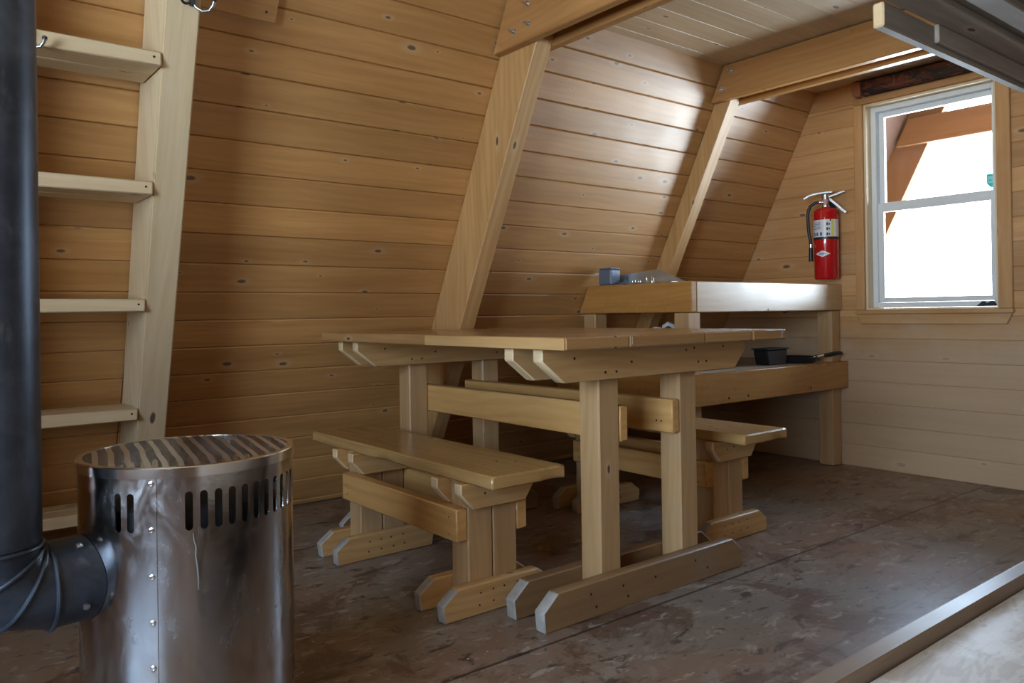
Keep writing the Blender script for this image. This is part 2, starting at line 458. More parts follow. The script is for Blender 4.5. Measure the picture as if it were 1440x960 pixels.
# ceiling with ladder hatch --------------------------------------------------
m = MB()
HX0, HX1, HY0 = .02, .78, 1.45
y = rightY(ZC) - .02; k = 0
while y < wallY(ZC) + .01:
    y1 = min(y + .125, wallY(ZC) + .02)
    segs = [(XF, XB)] if y1 < HY0 + .06 else [(XF, HX0), (HX1, XB)]
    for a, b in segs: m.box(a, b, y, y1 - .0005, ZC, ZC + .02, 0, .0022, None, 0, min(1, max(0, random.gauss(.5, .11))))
    y = y1
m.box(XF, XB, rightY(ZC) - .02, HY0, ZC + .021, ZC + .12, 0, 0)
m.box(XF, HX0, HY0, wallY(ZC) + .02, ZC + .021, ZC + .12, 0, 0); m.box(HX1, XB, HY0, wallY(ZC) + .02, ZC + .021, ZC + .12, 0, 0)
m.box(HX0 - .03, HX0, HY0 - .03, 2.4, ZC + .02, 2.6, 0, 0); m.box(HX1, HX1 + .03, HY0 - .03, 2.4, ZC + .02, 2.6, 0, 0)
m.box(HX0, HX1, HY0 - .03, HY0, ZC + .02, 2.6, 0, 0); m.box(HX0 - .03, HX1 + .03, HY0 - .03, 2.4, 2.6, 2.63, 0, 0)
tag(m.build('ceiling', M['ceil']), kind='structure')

# ------------------------------------------------------------------ rafters and tie beams
def slope_prism(m, x0, x1, p, zlo, zhi, **kw):
    """timber lying on the left wall, p deep (measured in y)"""
    g = .002
    prof = [(wallY(zlo) - g, zlo), (wallY(zlo) - p, zlo), (wallY(zhi) - p, zhi), (wallY(zhi) - g, zhi)]
    bm = bmesh.new(); lo = [bm.verts.new((x0, *q)) for q in prof]; hi = [bm.verts.new((x1, *q)) for q in prof]
    bm.faces.new(lo); bm.faces.new(hi)
    for i in range(4): bm.faces.new((lo[i], lo[(i + 1) % 4], hi[(i + 1) % 4], hi[i]))
    bmesh.ops.recalc_face_normals(bm, faces=list(bm.faces))
    bmesh.ops.bevel(bm, geom=list(bm.edges), offset=.004, segments=1, affect='EDGES')
    m.add(bm, 2, None, **kw)
m = MB(); slope_prism(m, 1.925, 2.004, .232, 0, 2.08, tone=.55)
tag(m.build('rafter', M['rafter']), 'thick deep fir rafter on the sloped wall behind the table', 'rafter')
m = MB(); slope_prism(m, 3.30, 3.378, .10, 0, 2.08, tone=.5)
tag(m.build('rafter', M['rafter']), 'shallow rafter behind the counter near the extinguisher', 'rafter')

def tie_beam(xr0, xr1, zb, zt, p, label, bolts):
    t = thing('tie_beam', ((xr0 + xr1) / 2, 1.2, zb), label, 'beam')
    th = .042
    for a, b in ((xr0 - th, xr0), (xr1, xr1 + th)):
        m = MB(t.location)
        prof = [(wallY(zb) - .012, zb), (wallY(zt) - .012, zt), (rightY(zt) + .012, zt), (rightY(zb) + .012, zb)]
        m.prism(prof, 0, a, b - .001, 1, .004, tone=.5 if a < xr0 else .4)
        m.build('beam_plank', M['beam'], t)
    for (y, z) in bolts:
        m = MB(t.location); xb = xr0 - th
        rot = Matrix.Translation((xb, y, z)) @ Matrix.Rotation(-PI / 2, 4, 'Y')
        m.lathe([(.011, 0), (.011, .002), (.0065, .0022), (.0065, .007), (.0042, .0072), (.0042, .028), (0, .028)], 12, rot)
        m.build('bolt', M['bolt'], t)
    return t
tie_beam(1.925, 2.004, 1.895, 2.085, .25, 'tie beam bolted to the thick rafter, at top centre', [(2.258, 2.03), (2.256, 1.955), (2.342, 1.948)])
tie_beam(3.30, 3.378, 1.915, 2.085, .10, 'tie beam across the cabin in front of the window', [(2.345, 2.05), (2.405, 1.972)])

# nailer board on the wall beside the ladder
m = MB()
sd = Vector((0, -SL, 1)) / LEN; nd = Vector((0, -1, -SL)) / LEN
xf = Matrix(((1, 0, 0, 0), (0, sd.y, nd.y, YW), (0, sd.z, nd.z, 0), (0, 0, 0, 1)))
m.box(.71, .995, 1.842 * LEN, 1.842 * LEN + .20, .0005, .03, 0, .003, xf, 0, .45)
for x, s in ((.96, .03), (.955, .17), (.76, .03)): m.nail(xf @ Vector((x, 1.842 * LEN + s, .03)), nd, .004)
tag(m.build('wall_plank', [M['wall'], M['nail']]), 'short plank end nailed high on the sloped wall right of the ladder', 'plank')

# ------------------------------------------------------------------ ladder
L = thing('ladder', (.4, 2.9, 0), 'pale wooden ladder with five rungs against the sloped wall', 'ladder')
def rail_ladder(x0, x1, lean, tone):
    m = MB(L.location); p0, p1 = .215, .25
    zlo, zhi = 0, 2.35
    bm = bmesh.new(); g = []
    for z in (zlo, zhi):
        dx = lean * z
        for (x, p) in ((x0, .004), (x1, .004), (x1, p1), (x0, p1)):
            g.append(bm.verts.new((x + dx, wallY(z) - p, z)))
    for f in ((0, 1, 2, 3), (7, 6, 5, 4), (0, 4, 5, 1), (1, 5, 6, 2), (2, 6, 7, 3), (3, 7, 4, 0)): bm.faces.new([g[i] for i in f])
    bmesh.ops.recalc_face_normals(bm, faces=list(bm.faces))
    bmesh.ops.bevel(bm, geom=list(bm.edges), offset=.005, segments=2, affect='EDGES')
    m.add(bm, 2, tone=tone)
    m.build('side_rail', M['ladder'], L)
rail_ladder(.678, .776, -.042, .42)
rail_ladder(.06, .15, 0, .5)
for zt in (1.628, 1.282, .928, .557, .184):
    m = MB(L.location)
    yf = wallY(zt) - .252
    xe = .678 - .042 * zt - .001
    m.box(.151, xe, yf, yf + .105, zt - .042, zt, 0, .004, tone=random.uniform(.45, .6))
    m.box(.151, xe, yf + .107, yf + .205, zt - .042, zt, 0, .004, tone=random.uniform(.4, .6))
    m.nail((xe - .02, yf, zt - .018), (0, -1, 0))
    m.build('rung', [M['ladder'], M['nail']], L)

# coat hooks
def coat_hook(org, label, ring=False, sc=1.0, dirx=1):
    t = thing('coat_hook', org, label, 'hook')
    o = Vector(org)
    n = nd; up = sd
    P = lambda a, b, c: o + Vector((a * dirx * sc, 0, 0)) + up * (b * sc) + n * (c * sc)
    m = MB(org); m.tube([P(0, .022, .010), P(0, .010, .010), P(0, -.012, .010), P(0, -.024, .010)], [.007 * sc, .009 * sc, .009 * sc, .007 * sc], 8)
    m.build('hook_plate', M['black'], t)
    m = MB(org)
    m.tube([P(.002, -.012, .006), P(.010, -.024, .016), P(.026, -.030, .026), P(.042, -.024, .032), P(.050, -.008, .034), P(.052, .004, .034)], [.0045] * 5 + [.006], 10)
    m.build('hook_prong', M['bolt'], t)
    m = MB(org)
    m.lathe([(0, -.006), (.006, -.003), (.0065, .003), (0, .007)], 8, Matrix.Translation(P(.052, .006, .034)))
    m.build('hook_tip', M['black'], t)
    if ring:
        m = MB(org)
        m.tube([P(-.018 + .016 * math.cos(a), .004 + .024 * math.sin(a), .012) for a in [2 * PI * i / 18 for i in range(18)]], .0038, 8, closed=True)
        m.build('hook_loop', M['black'], t)
    return t
z = 1.775; coat_hook((.672, wallY(z) - .258, z), 'black coat hook with a loop at the top of the ladder rail', True)
z = 1.606; coat_hook((.273, wallY(1.628) - .2535, z), 'single coat hook on the uppermost ladder rung beside the stove pipe', sc=.8)

# ------------------------------------------------------------------ table
def foot_profile(x0, x1, h, cx=.06, cz=.045, flip=False):
    p = [(x0 + .006, 0), (x1 - .006, 0), (x1, h - cz), (x1 - cx, h), (x0 + cx, h), (x0, h - cz)]
    return p
def batten_profile(x0, x1, z0, z1, c=.08, d=.035):
    return [(x0, z1 - d), (x0 + c, z0), (x1 - c * .75, z0), (x1, z1 - d), (x1, z1), (x0, z1)]
endmi = lambda f: 1 if (abs(f.normal.x) > .45) else 0
def worn_ends(x0, x1):
    return lambda f: 1 if (abs(f.normal.x) > .4) else 0

T = thing('dining_table', (1.8, 2.18, 0), 'long wooden trestle table with glossy plank top between the two benches', 'table')
o = T.location
seams = [1.325, 1.56, 1.885, 2.125, 2.31]
tones = [.62, .42, .5, .38]
for i, (a, b) in enumerate(zip(seams, seams[1:])):
    m = MB(o); m.box(a + .0012, b - .0012, 1.46 + (.003 if i == 2 else 0), 2.80 if i == 2 else 2.893, .7655, .799, 1, .004, tone=tones[i])
    for (cx_, wd) in ((1.556, .006), (1.572, .003), (1.905, .02), (2.285, .007)):
        if a < cx_ - wd and cx_ + wd < b:
            for q in range(3):
                zz = .772 + .008 * q + random.uniform(-.002, .002); m.box(cx_ - wd * random.uniform(.4, 1), cx_ + wd * random.uniform(.4, 1), 1.4592 + (.003 if i == 2 else 0), 1.462 + (.003 if i == 2 else 0), zz, zz + .0075, 0, .0008, mi=1)
    m.build('top_board', [M['table'], M['worn']], T)
# rubbed pale left edge board
m = MB(o); m.box(1.3215, 1.3255, 1.462, 2.12, .767, .797, 1, .001, tone=.45); m.build('edge_strip', M['furn'], T, 'worn paler edge along the left side of the top')
for (ya, yb) in ((1.594, 1.634), (1.721, 1.761), (2.662, 2.701), (2.787, 2.819)):
    m = MB(o); m.prism(foot_profile(1.353, 2.24, .102, .055, .045), 1, ya, yb, 0, .004, mifn=worn_ends(0, 0), tone=random.uniform(.3, .6))
    if ya < 1.6 or 2.6 < ya < 2.7:
        for x, zz in ((1.53, .07), (1.55, .03), (1.66, .065), (1.68, .03), (1.99, .07), (2.05, .035), (1.80, .06)): m.nail((x, ya, zz), (0, -1, 0), .004, 2)
    m.build('foot', [M['foot'], M['worn'], M['nail']], T)
    m = MB(o); m.prism(batten_profile(1.362, 2.272, .668, .7645), 1, ya, yb, 0, .003, mifn=lambda f: 1 if f.normal.x < -.4 else 0, tone=random.uniform(.35, .6))
    if ya < 1.6 or 2.6 < ya < 2.7:
        for x, zz in ((1.48, .735), (1.60, .69), (1.645, .69), (1.71, .715), (1.96, .74), (2.0, .745), (2.02, .70), (2.06, .70), (2.15, .745)): m.nail((x, ya, zz), (0, -1, 0), .004, 2)
    m.build('top_batten', [M['furn'], M['pale'], M['nail']], T)
for xa, xb in ((1.611, 1.697), (1.973, 2.059)):
    for ya, yb in ((1.6355, 1.7195), (2.7025, 2.7855)):
        m = MB(o); m.box(xa, xb, ya, yb, .003, .7645, 2, .005, tone=random.uniform(.4, .65)); m.build('leg', M['post'], T)
for xa, xb in ((1.6985, 1.733), (1.9365, 1.9715)):
    m = MB(o); m.box(xa, xb, 1.634, 2.787, .474, .581, 1, .004, tone=.55)
    for yy in (1.68, 1.70, 2.74): m.nail((xa, yy, .51), (-1, 0, 0), .0035)
    m.build('stretcher', [M['furnrail'], M['nail']], T)

# ------------------------------------------------------------------ benches
def make_bench():
    c = 1.387
    B = thing('bench', (c, 2.25, 0), 'low wooden bench nearest the stove, glossy worn plank seat', 'bench', 'benches at the table')
    o = B.location
    m = MB(o)
    bm = bmesh.new(); bmesh.ops.create_cube(bm, size=1)
    for v in bm.verts: v.co = Vector((1.4045 + v.co.x * .273, 2.284 + v.co.y * 1.168, .399 + v.co.z * .038))
    bmesh.ops.bevel(bm, geom=list(bm.edges), offset=.005, segments=1, affect='EDGES')
    for ax_, n_ in ((1, 46), (0, 10)):
        for q in range(1, n_):
            lo_, w_ = ((1.70, 1.168) if ax_ == 1 else (1.268, .273)); co_ = [0, 0, 0]; co_[ax_] = lo_ + w_ * q / n_; no_ = [0, 0, 0]; no_[ax_] = 1
            bmesh.ops.bisect_plane(bm, geom=list(bm.verts) + list(bm.edges) + list(bm.faces), plane_co=co_, plane_no=no_)
    from mathutils import noise as mn
    for v in bm.verts:
        edge = min(v.co.x - 1.268, 1.541 - v.co.x, v.co.y - 1.70, 2.868 - v.co.y)
        if edge < .007:
            w_ = mn.noise(Vector((v.co.x * 22, v.co.y * 22, v.co.z * 40))); w2 = max(0, mn.noise(Vector((v.co.x * 9 + 5, v.co.y * 9, 0))))
            inw = .0025 + .006 * w2 * (1 if v.co.z < .40 else .35) + .0015 * w_
            if v.co.x - 1.268 < .007: v.co.x += max(0, inw)
            if 1.541 - v.co.x < .007: v.co.x -= max(0, inw)
            if v.co.y - 1.70 < .007: v.co.y += max(0, inw)
            if v.co.z < .386: v.co.z += max(0, .009 * w2 + .002 * w_)
    m.add(bm, 1, tone=.5)
    for (x, y) in ((1.33, 1.87), (1.36, 1.86), (1.37, 1.93), (1.42, 1.88), (1.46, 1.84), (1.36, 2.52), (1.40, 2.55), (1.47, 2.6), (1.48, 2.54)): m.nail((x, y, .418), (0, 0, 1), .0035, 1)
    m.build('seat', [M['seat'], M['chrome']], B)
    for (ya, yb) in ((1.825, 1.861), (1.949, 1.985), (2.492, 2.528), (2.616, 2.652)):
        m = MB(o); m.prism(foot_profile(1.185, 1.583, .088, .052, .038), 1, ya, yb, 0, .004, mifn=worn_ends(0, 0), tone=random.uniform(.5, .8))
        if ya < 1.9 or 2.4 < ya < 2.6:
            for x, zz in ((1.315, .062), (1.31, .028), (1.36, .064), (1.36, .03), (1.40, .064), (1.41, .03), (1.45, .066), (1.455, .032)): m.nail((x, ya, zz), (0, -1, 0), .003, 2)
        m.build('foot', [M['furn'], M['worn'], M['nail']], B)
        m = MB(o); m.prism(batten_profile(1.251, 1.52, .302, .3795, .045, .03), 1, ya, yb, 0, .003, mifn=lambda f: 1 if f.normal.x < -.4 else 0, tone=random.uniform(.4, .7))
        if ya < 1.9:
            for x, zz in ((1.335, .345), (1.375, .352), (1.44, .35)): m.nail((x, ya, zz), (0, -1, 0), .0035, 2)
        m.build('seat_batten', [M['furn'], M['pale'], M['nail']], B)
    for xa, xb in ((1.299, 1.3875), (1.3905, 1.479)):
        for ya, yb in ((1.862, 1.948), (2.529, 2.615)):
            m = MB(o); m.box(xa, xb, ya, yb, .003, .3795, 2, .004, tone=random.uniform(.3, .6)); m.build('leg', M['post'], B)
    for xa, xb in ((1.259, 1.298), (1.480, 1.520)):
        m = MB(o); m.box(xa, xb, 1.862, 2.590, .206, .3005, 1, .004, tone=.6)
        for (yy, zz) in ((1.90, .275), (1.925, .28), (2.55, .23), (2.56, .26), (1.90, .225)): m.nail((xa, yy, zz), (-1, 0, 0), .003)
        m.build('rail', [M['furnrail'], M['chrome']], B)
    return B
bench = make_bench()
b2 = copy_tree(bench)
b2.location = (2.482, 2.215, 0)
b2['label'] = 'wooden bench on the far side of the table, beside the counter'

# ------------------------------------------------------------------ counter in the corner
K = thing('kitchen_counter', (3.45, 2.6, 0), 'open wooden counter with a lower shelf in the corner under the extinguisher', 'counter')
o = K.location
XL, YFc = 2.822, 2.262
yb_ = lambda z: wallY(z) - .006
m = MB(o); m.box(XL + .041, XB - .001, YFc, YFc + .038, .856, 1.0, 0, .004, tone=.5)
m.nail((3.42, YFc, .865), (0, -1, 0), .006); m.build('front_fascia', [M['counterfront'], M['nail']], K)
m = MB(o); m.prism([(YFc - .001, .858), (yb_(.858), .858), (yb_(1.0), 1.0), (YFc - .001, 1.0)], 0, XL, XL + .039, 1, .004, tone=.5); m.build('side_fascia', M['counter'], K)
m = MB(o); m.prism([(YFc + .04, .955), (yb_(.955) - .10, .955), (yb_(.975) - .10, .975), (YFc + .04, .975)], 0, XL + .04, XB - .001, 0, .001, tone=.5); m.build('worktop', M['ply'], K)
for (xa, xb, ya, yb) in ((XL - .02 + .001, XL + .066, YFc + .001, YFc + .085), (4.035, 4.122, YFc + .012, YFc + .098), (XL - .0, XL + .085, 2.88, 2.965)):
    m = MB(o); m.box(xa, xb, ya, yb, .003, .855, 2, .004, tone=random.uniform(.4, .6)); m.build('post', M['post'], K)
m = MB(o); m.box(XL - .04, XB - .001, YFc - .03, YFc + .0, .43, .577, 0, .004, tone=.45); 
for x in (3.05, 3.2, 3.75): m.nail((x, YFc - .03, .455), (0, -1, 0), .007)
m.build('shelf_front', [M['counter'], M['nail']], K)
m = MB(o); m.box(XL - .04, XL - .001 - .02, YFc, yb_(.58) - .0, .43, .577, 1, .004, tone=.4); m.build('shelf_side', M['counter'], K)
m = MB(o); m.prism([(YFc + .1, .555), (yb_(.555) - .10, .555), (yb_(.575) - .10, .575), (YFc + .1, .575)], 0, XL + .09, XB - .001, 0, .001, tone=.4); m.box(XL + .09, 4.03, YFc + .0, YFc + .1, .555, .575, 0, .001, tone=.4); m.build('shelf', M['ply'], K)

# things on the counter ------------------------------------------------------
# grey tin on the side fascia / worktop edge
t = thing('tin_box', (2.86, 2.812, 1.0005), 'small upright grey tin on the left end of the counter', 'tin')
m = MB(t.location); m.box(2.825, 2.897, 2.765, 2.858, 1.0005, 1.082, 2, .008, tone=.5); m.build('body', M['greytin'], t)
m = MB(t.location); m.box(2.828, 2.894, 2.768, 2.855, 1.0825, 1.088, 2, .003, tone=.5); m.build('lid', M['greytin'], t)
m = MB(t.location); m.tube([(2.84, 2.858, 1.062), (2.84, 2.875, 1.06), (2.84, 2.89, 1.059)], .004, 8); m.build('peg', M['whiteplastic'], t, 'pale peg on the side')

# galvanised dustpan-like tray lying beside the tin, resting across the side fascia
t = thing('metal_tray', (2.86, 2.55, 1.0005), 'shiny galvanised metal tray beside the grey tin on the counter', 'tray')
o = t.location
m = MB(o)
x0, x1, ya, yb = 2.825, 2.93, 2.395, 2.745
h = .056
def sheet(m, pts, th, n):
    n = Vector(n).normalized() * th
    bm = bmesh.new(); A = [bm.verts.new(p) for p in pts]; Bv = [bm.verts.new(Vector(p) + n) for p in pts]
    bm.faces.new(A); bm.faces.new(Bv)
    k = len(pts)
    for i in range(k): bm.faces.new((A[i], A[(i + 1) % k], Bv[(i + 1) % k], Bv[i]))
    bmesh.ops.recalc_face_normals(bm, faces=list(bm.faces)); m.add(bm, 0, tone=.5)
sheet(m, [(x0, ya - .02, 1.001), (x1, ya - .02, 1.001), (x1, yb, 1.001), (x0, yb, 1.001)], .0015, (0, 0, 1))
m.build('pan', M['galv'], t)
m = MB(o); sheet(m, [(2.93, 2.375, 1.0025), (2.93, 2.83, 1.0025), (2.93, 2.83, 1.050), (2.93, 2.615, 1.066), (2.93, 2.535, 1.068)], .0015, (1, 0, 0)); m.build('back_flange', M['galv'], t)
m = MB(o); sheet(m, [(x0, yb, 1.0025), (2.93, yb, 1.0025), (2.93, yb, 1.045), (x0 + .05, yb, 1.012)], .0015, (0, 1, 0)); m.build('end_flange', M['darksteel'], t)
for yy, rr in ((2.665, .010), (2.63, .008), (2.565, .017)):
    m = MB(o); m.tube([(x0 + .06, yy + rr * math.cos(a), 1.0035 + rr * 1.2 + rr * 1.2 * math.sin(a)) for a in [2 * PI * i / 20 for i in range(20)]], .0016, 6, closed=True)
    m.build('wire_loop', M['chrome'], t)
m = MB(o); m.lathe([(.009, 1.003), (.009, 1.022), (.004, 1.028), (0, 1.028)], 12, Matrix.Translation((x0 + .03, 2.52, 0))); m.build('knob', M['chrome'], t)
# lower-shelf things
t = thing('plastic_jug', (3.02, 2.62, .5755), 'pale plastic jug on the counter shelf behind the table', 'jug')
o = t.location; m = MB(o)
m.lathe([(.055, .576), (.06, .582), (.06, .70), (.05, .735), (.028, .76), (.022, .772), (.022, .786), (0, .787)], 24, Matrix.Translation((3.0, 2.62, 0)))
m.build('body', M['whiteplastic'], t)
m = MB(o); m.tube([(3.025, 2.60, .752), (3.0, 2.575, .79), (3.005, 2.555, .803), (3.03, 2.545, .792), (3.045, 2.545, .765), (3.045, 2.56, .70)], [.009, .011, .012, .012, .011, .009], 10); m.build('handle', M['whiteplastic'], t)

t = thing('black_box', (3.55, 2.33, .5755), 'black plastic box at the left of the counter shelf', 'box')
o = t.location; m = MB(o)
m.prism([(3.55, .5765), (3.705, .5765), (3.718, .655), (3.528, .655)], 1, 2.345, 2.43, 0, .005); m.build('body', M['black'], t)
m = MB(o); m.prism([(3.523, .656), (3.723, .656), (3.723, .663), (3.523, .663)], 1, 2.338, 2.437, 0, .002); m.build('lid', M['black'], t)
t = thing('frying_pan', (3.85, 2.375, .5755), 'flat black frying pan beside the black box on the shelf', 'pan')
o = t.location; m = MB(o)
m.lathe([(.10, .5765), (.115, .580), (.128, .608), (.124, .608), (.112, .584), (0, .582)], 32, Matrix.Translation((3.855, 2.40, 0)))
m.build('pan_body', M['black'], t)
m = MB(o); m.tube([(3.955, 2.335, .600), (3.97, 2.31, .608), (3.985, 2.288, .612)], [.011, .010, .008], 10); m.build('handle_bracket', M['chrome'], t)
m = MB(o); m.tube([(3.981, 2.291, .612), (4.0, 2.27, .616), (4.04, 2.245, .622), (4.06, 2.232, .624)], [.009, .011, .011, .008], 10); m.build('handle', M['black'], t)

# ------------------------------------------------------------------ window
W = tag(bpy.data.objects.new('window_1', None), kind='structure'); COL.objects.link(W); W.location = (XB + .07, 1.8, WZ0)
o = W.location
XP = 4.20
def frame_rect(y0, y1, z0, z1, w, x0, x1, name, mat, wt=None, wb=None):
    wt = wt or w; wb = wb or w
    m = MB(o)
    m.box(x0, x1, y0, y0 + w, z0, z1, 2, .003); m.box(x0, x1, y1 - w, y1, z0, z1, 2, .003)
    m.box(x0, x1, y0 + w, y1 - w, z0, z0 + wb, 1, .003); m.box(x0, x1, y0 + w, y1 - w, z1 - wt, z1, 1, .003)
    return m.build(name, mat, W)
# reveal boards lining the opening
m = MB(o); m.box(XB - .002, XP + .1, WY1 - .012, WY1, WZ0, WZ1, 2, .001, tone=.7); m.box(XB - .002, XP + .1, WY0, WY0 + .012, WZ0, WZ1, 2, .001, tone=.7)
m.box(XB - .002, XP + .1, WY0 + .012, WY1 - .012, WZ1 - .012, WZ1, 1, .001, tone=.7); m.box(XB - .002, XP + .1, WY0 + .012, WY1 - .012, WZ0, WZ0 + .01, 1, .001, tone=.7)
m.build('reveal', M['ladder'], W)
frame_rect(WY0 + .0125, WY1 - .0125, WZ0 + .0105, WZ1 - .0125, .028, XP - .02, XP + .05, 'window_frame', M['vinyl'])
s1 = frame_rect(1.500, 2.0835, 1.395, 1.924, .027, XP + .012, XP + .040, 'upper_sash', M['vinyl'], None, .036)
s2 = frame_rect(1.500, 2.0835, .894, 1.432, .030, XP - .012, XP + .012, 'lower_sash', M['vinyl'], .05, .026)
m = MB(o); m.box(XP + .024, XP + .027, 1.5265, 2.0565, 1.430, 1.8975, 1, 0); m.build('pane', M['glass'], W)
m = MB(o); m.box(XP - .001, XP + .002, 1.5295, 2.0535, .919, 1.3825, 1, 0); m.build('pane', M['glass'], W)
# trims around it
def trim(n, fn, tone=.5):
    m = MB(); fn(m); tag(m.build('trim_%d' % n, [M['backwall'], M['pale']]), kind='structure')
trim(1, lambda m: m.box(XB - .02, XB - .0005, WY1 + .001, WY1 + .047, WZ0, WZ1 + .0, 2, .003, tone=.45))
trim(2, lambda m: m.box(XB - .02, XB - .0005, WY0 - .062, WY0 - .001, WZ0, WZ1 + .0, 2, .003, tone=.5))
trim(3, lambda m: m.box(XB - .028, XB + .045, WY0 - .066, WY1 + .05, WZ0 - .022, WZ0 - .001, 1, .003, tone=.45))
trim(4, lambda m: m.prism([(WY1 + .022, WZ0 - .075), (WY1 + .045, WZ0 - .0225), (WY0 - .06, WZ0 - .0225), (WY0 - .035, WZ0 - .075)], 0, XB - .02, XB - .0005, 1, .003, tone=.5))
trim(5, lambda m: m.box(XB - .018, XB - .0005, WY0 - .062, WY1 + .047, WZ1 + .001, WZ1 + .035, 1, .003, tone=.3))

# sticker on the upper pane
t = thing('sticker', (XP + .0235, 1.515, 1.46), 'teal shield sticker in the lower right corner of the upper pane', 'sticker')
o = t.location
y0, y1, zb, zt = 1.470 + .03, 1.558, 1.446, 1.515
pr = [(y0, zt), (y1, zt), (y1, zb + .025), (y1 - .012, zb + .008), ((y0 + y1) / 2 + .005, zb), (y0 + .006, zb + .008), (y0, zb + .02)]
m = MB(o); m.prism(pr, 0, XP + .0222, XP + .0238, 1, 0); m.build('badge', M['teal'], t)
m = MB(o); m.box(XP + .0214, XP + .0221, y0 + .004, y1 - .006, zb + .024, zt - .012, 1, 0); m.build('band', M['tealpale'], t)
m = MB(o)
for i in range(5): m.box(XP + .0208, XP + .0213, y0 + .010 + i * .008, y0 + .014 + i * .008, zb + .031, zb + .043, 1, 0)
m.build('lettering', M['teal'], t)

# dark cloth on the sill
m = MB((4.15, 1.515, WZ0 + .0005))
def wedge(y0, y1, yp, x0, x1, z, h):
    bm = bmesh.new(); zz = WZ0 + .011
    a = [bm.verts.new(p) for p in ((x0, y0, zz), (x0, y1, zz), (x1, y1, zz), (x1, y0, zz))]
    b = [bm.verts.new(p) for p in ((x0 + .006, yp - .004, zz + h), (x1 - .006, yp + .004, zz + h * .92))]
    bm.faces.new(a[::-1]); bm.faces.new((a[0], a[1], b[0])); bm.faces.new((a[1], a[2], b[1], b[0])); bm.faces.new((a[2], a[3], b[1])); bm.faces.new((a[3], a[0], b[0], b[1]))
    bmesh.ops.recalc_face_normals(bm, faces=list(bm.faces))
    bmesh.ops.bevel(bm, geom=list(bm.edges), offset=.003, segments=2, affect='EDGES'); m.add(bm, 1)
wedge(1.492, 1.565, 1.510, 4.135, 4.165, WZ0, .030); wedge(1.53, 1.588, 1.558, 4.150, 4.178, WZ0, .030)
tag(m.build('folded_cloth', M['cloth']), 'small dark folded cloth at the right end of the window sill', 'cloth')

# charred timber over the window
t = thing('charred_timber', (XB - .04, 1.75, 2.0), 'dark red scorched timber on the wall above the window', 'timber')
o = t.location
m = MB(o); m.box(XB - .05, XB - .001, 1.15, 2.115, 2.005, 2.085, 1, .008); m.build('plank', M['charred'], t)
m = MB(o); m.box(XB - .056, XB - .001, 2.116, 2.160, 2.003, 2.088, 2, .010); m.build('end_block', wood('reddish end block', (.42, .17, .11), (.30, .10, .06), .45, 0), t, 'paler reddish end block')
M['scratch'] = wood('pale scratched marks', (.26, .13, .10), (.18, .09, .07), .5, 0)
for yy, hh in ((1.93, .05), (1.865, .036)):
    m = MB(o); m.box(XB - .053, XB - .0505, yy, yy + .005, 2.022, 2.022 + hh, 2, .001); m.build('scratch_mark', M['scratch'], t)
m = MB(o); m.lathe([(.011, 0), (.011, .004), (0, .005)], 12, Matrix.Translation((XB - .0505, 2.098, 2.055)) @ Matrix.Rotation(-PI / 2, 4, 'Y')); m.build('bolt_hole', M['labeldark'], t)

# ------------------------------------------------------------------ fire extinguisher
ex, ey = 4.052, 2.307
t = thing('fire_extinguisher', (ex, ey, 1.025), 'red fire extinguisher hanging on the back wall left of the window', 'fire extinguisher')
o = t.location; R_ = .0645
cyl = Matrix.Translation((ex, ey, 0))
m = MB(o); m.lathe([(.052, 1.027), (.0600, 1.030), (R_, 1.037), (R_, 1.398), (.0625, 1.408), (.055, 1.416), (.036, 1.422), (.023, 1.425), (.022, 1.428)], 48, cyl); m.build('cylinder', M['red'], t)
ang = math.atan2(-ey, -ex)                     # towards the camera
def wrap(m, a0, a1, z0, z1, r, mi=0, n=24):
    bm = bmesh.new(); A = []; B = []
    for i in range(n + 1):
        a = ang + a0 + (a1 - a0) * i / n
        for rr, L_ in ((r, A), (r - .0006, B)):
            L_.append((bm.verts.new((ex + rr * math.cos(a), ey + rr * math.sin(a), z0)), bm.verts.new((ex + rr * math.cos(a), ey + rr * math.sin(a), z1))))
    for i in range(n):
        bm.faces.new((A[i][0], A[i + 1][0], A[i + 1][1], A[i][1])); bm.faces.new((B[i][0], B[i][1], B[i + 1][1], B[i + 1][0]))
        bm.faces.new((A[i][1], A[i + 1][1], B[i + 1][1], B[i][1])); bm.faces.new((A[i][0], B[i][0], B[i + 1][0], A[i + 1][0]))
    bmesh.ops.recalc_face_normals(bm, faces=list(bm.faces)); m.add(bm, 2, None, mi, .5, True)
# positive angle = towards image left? (counter-clockwise seen from above) -> image right
m = MB(o); wrap(m, -1.75, 1.75, 1.260, 1.354, R_ + .0007); m.build('label', M['labelwhite'], t)
m = MB(o); wrap(m, .42, .66, 1.262, 1.352, R_ + .0012); m.build('label_stripe', M['labelyellow'], t)
m = MB(o)
for i in range(5): wrap(m, -1.2, -.45, 1.337 - i * .0085, 1.340 - i * .0085, R_ + .0012, 0, 8)
for a_ in (-1.15, -.85, -.5): wrap(m, a_, a_ + .18, 1.266, 1.285, R_ + .0012, 0, 4)
m.build('label_text', M['labelblue'], t)
m = MB(o)
for zz in (1.266, 1.295, 1.321): wrap(m, .02, .16, zz, zz + .016, R_ + .0012, 0, 4); wrap(m, .20, .30, zz + .003, zz + .012, R_ + .0012, 0, 4)
wrap(m, .30, .42, 1.345, 1.354, R_ + .0013, 0, 4)
m.build('label_picture', M['labeldark'], t)
m = MB(o); wrap(m, -PI, PI, 1.246, 1.259, R_ + .002, 0, 40); m.build('bracket_band', M['black'], t)
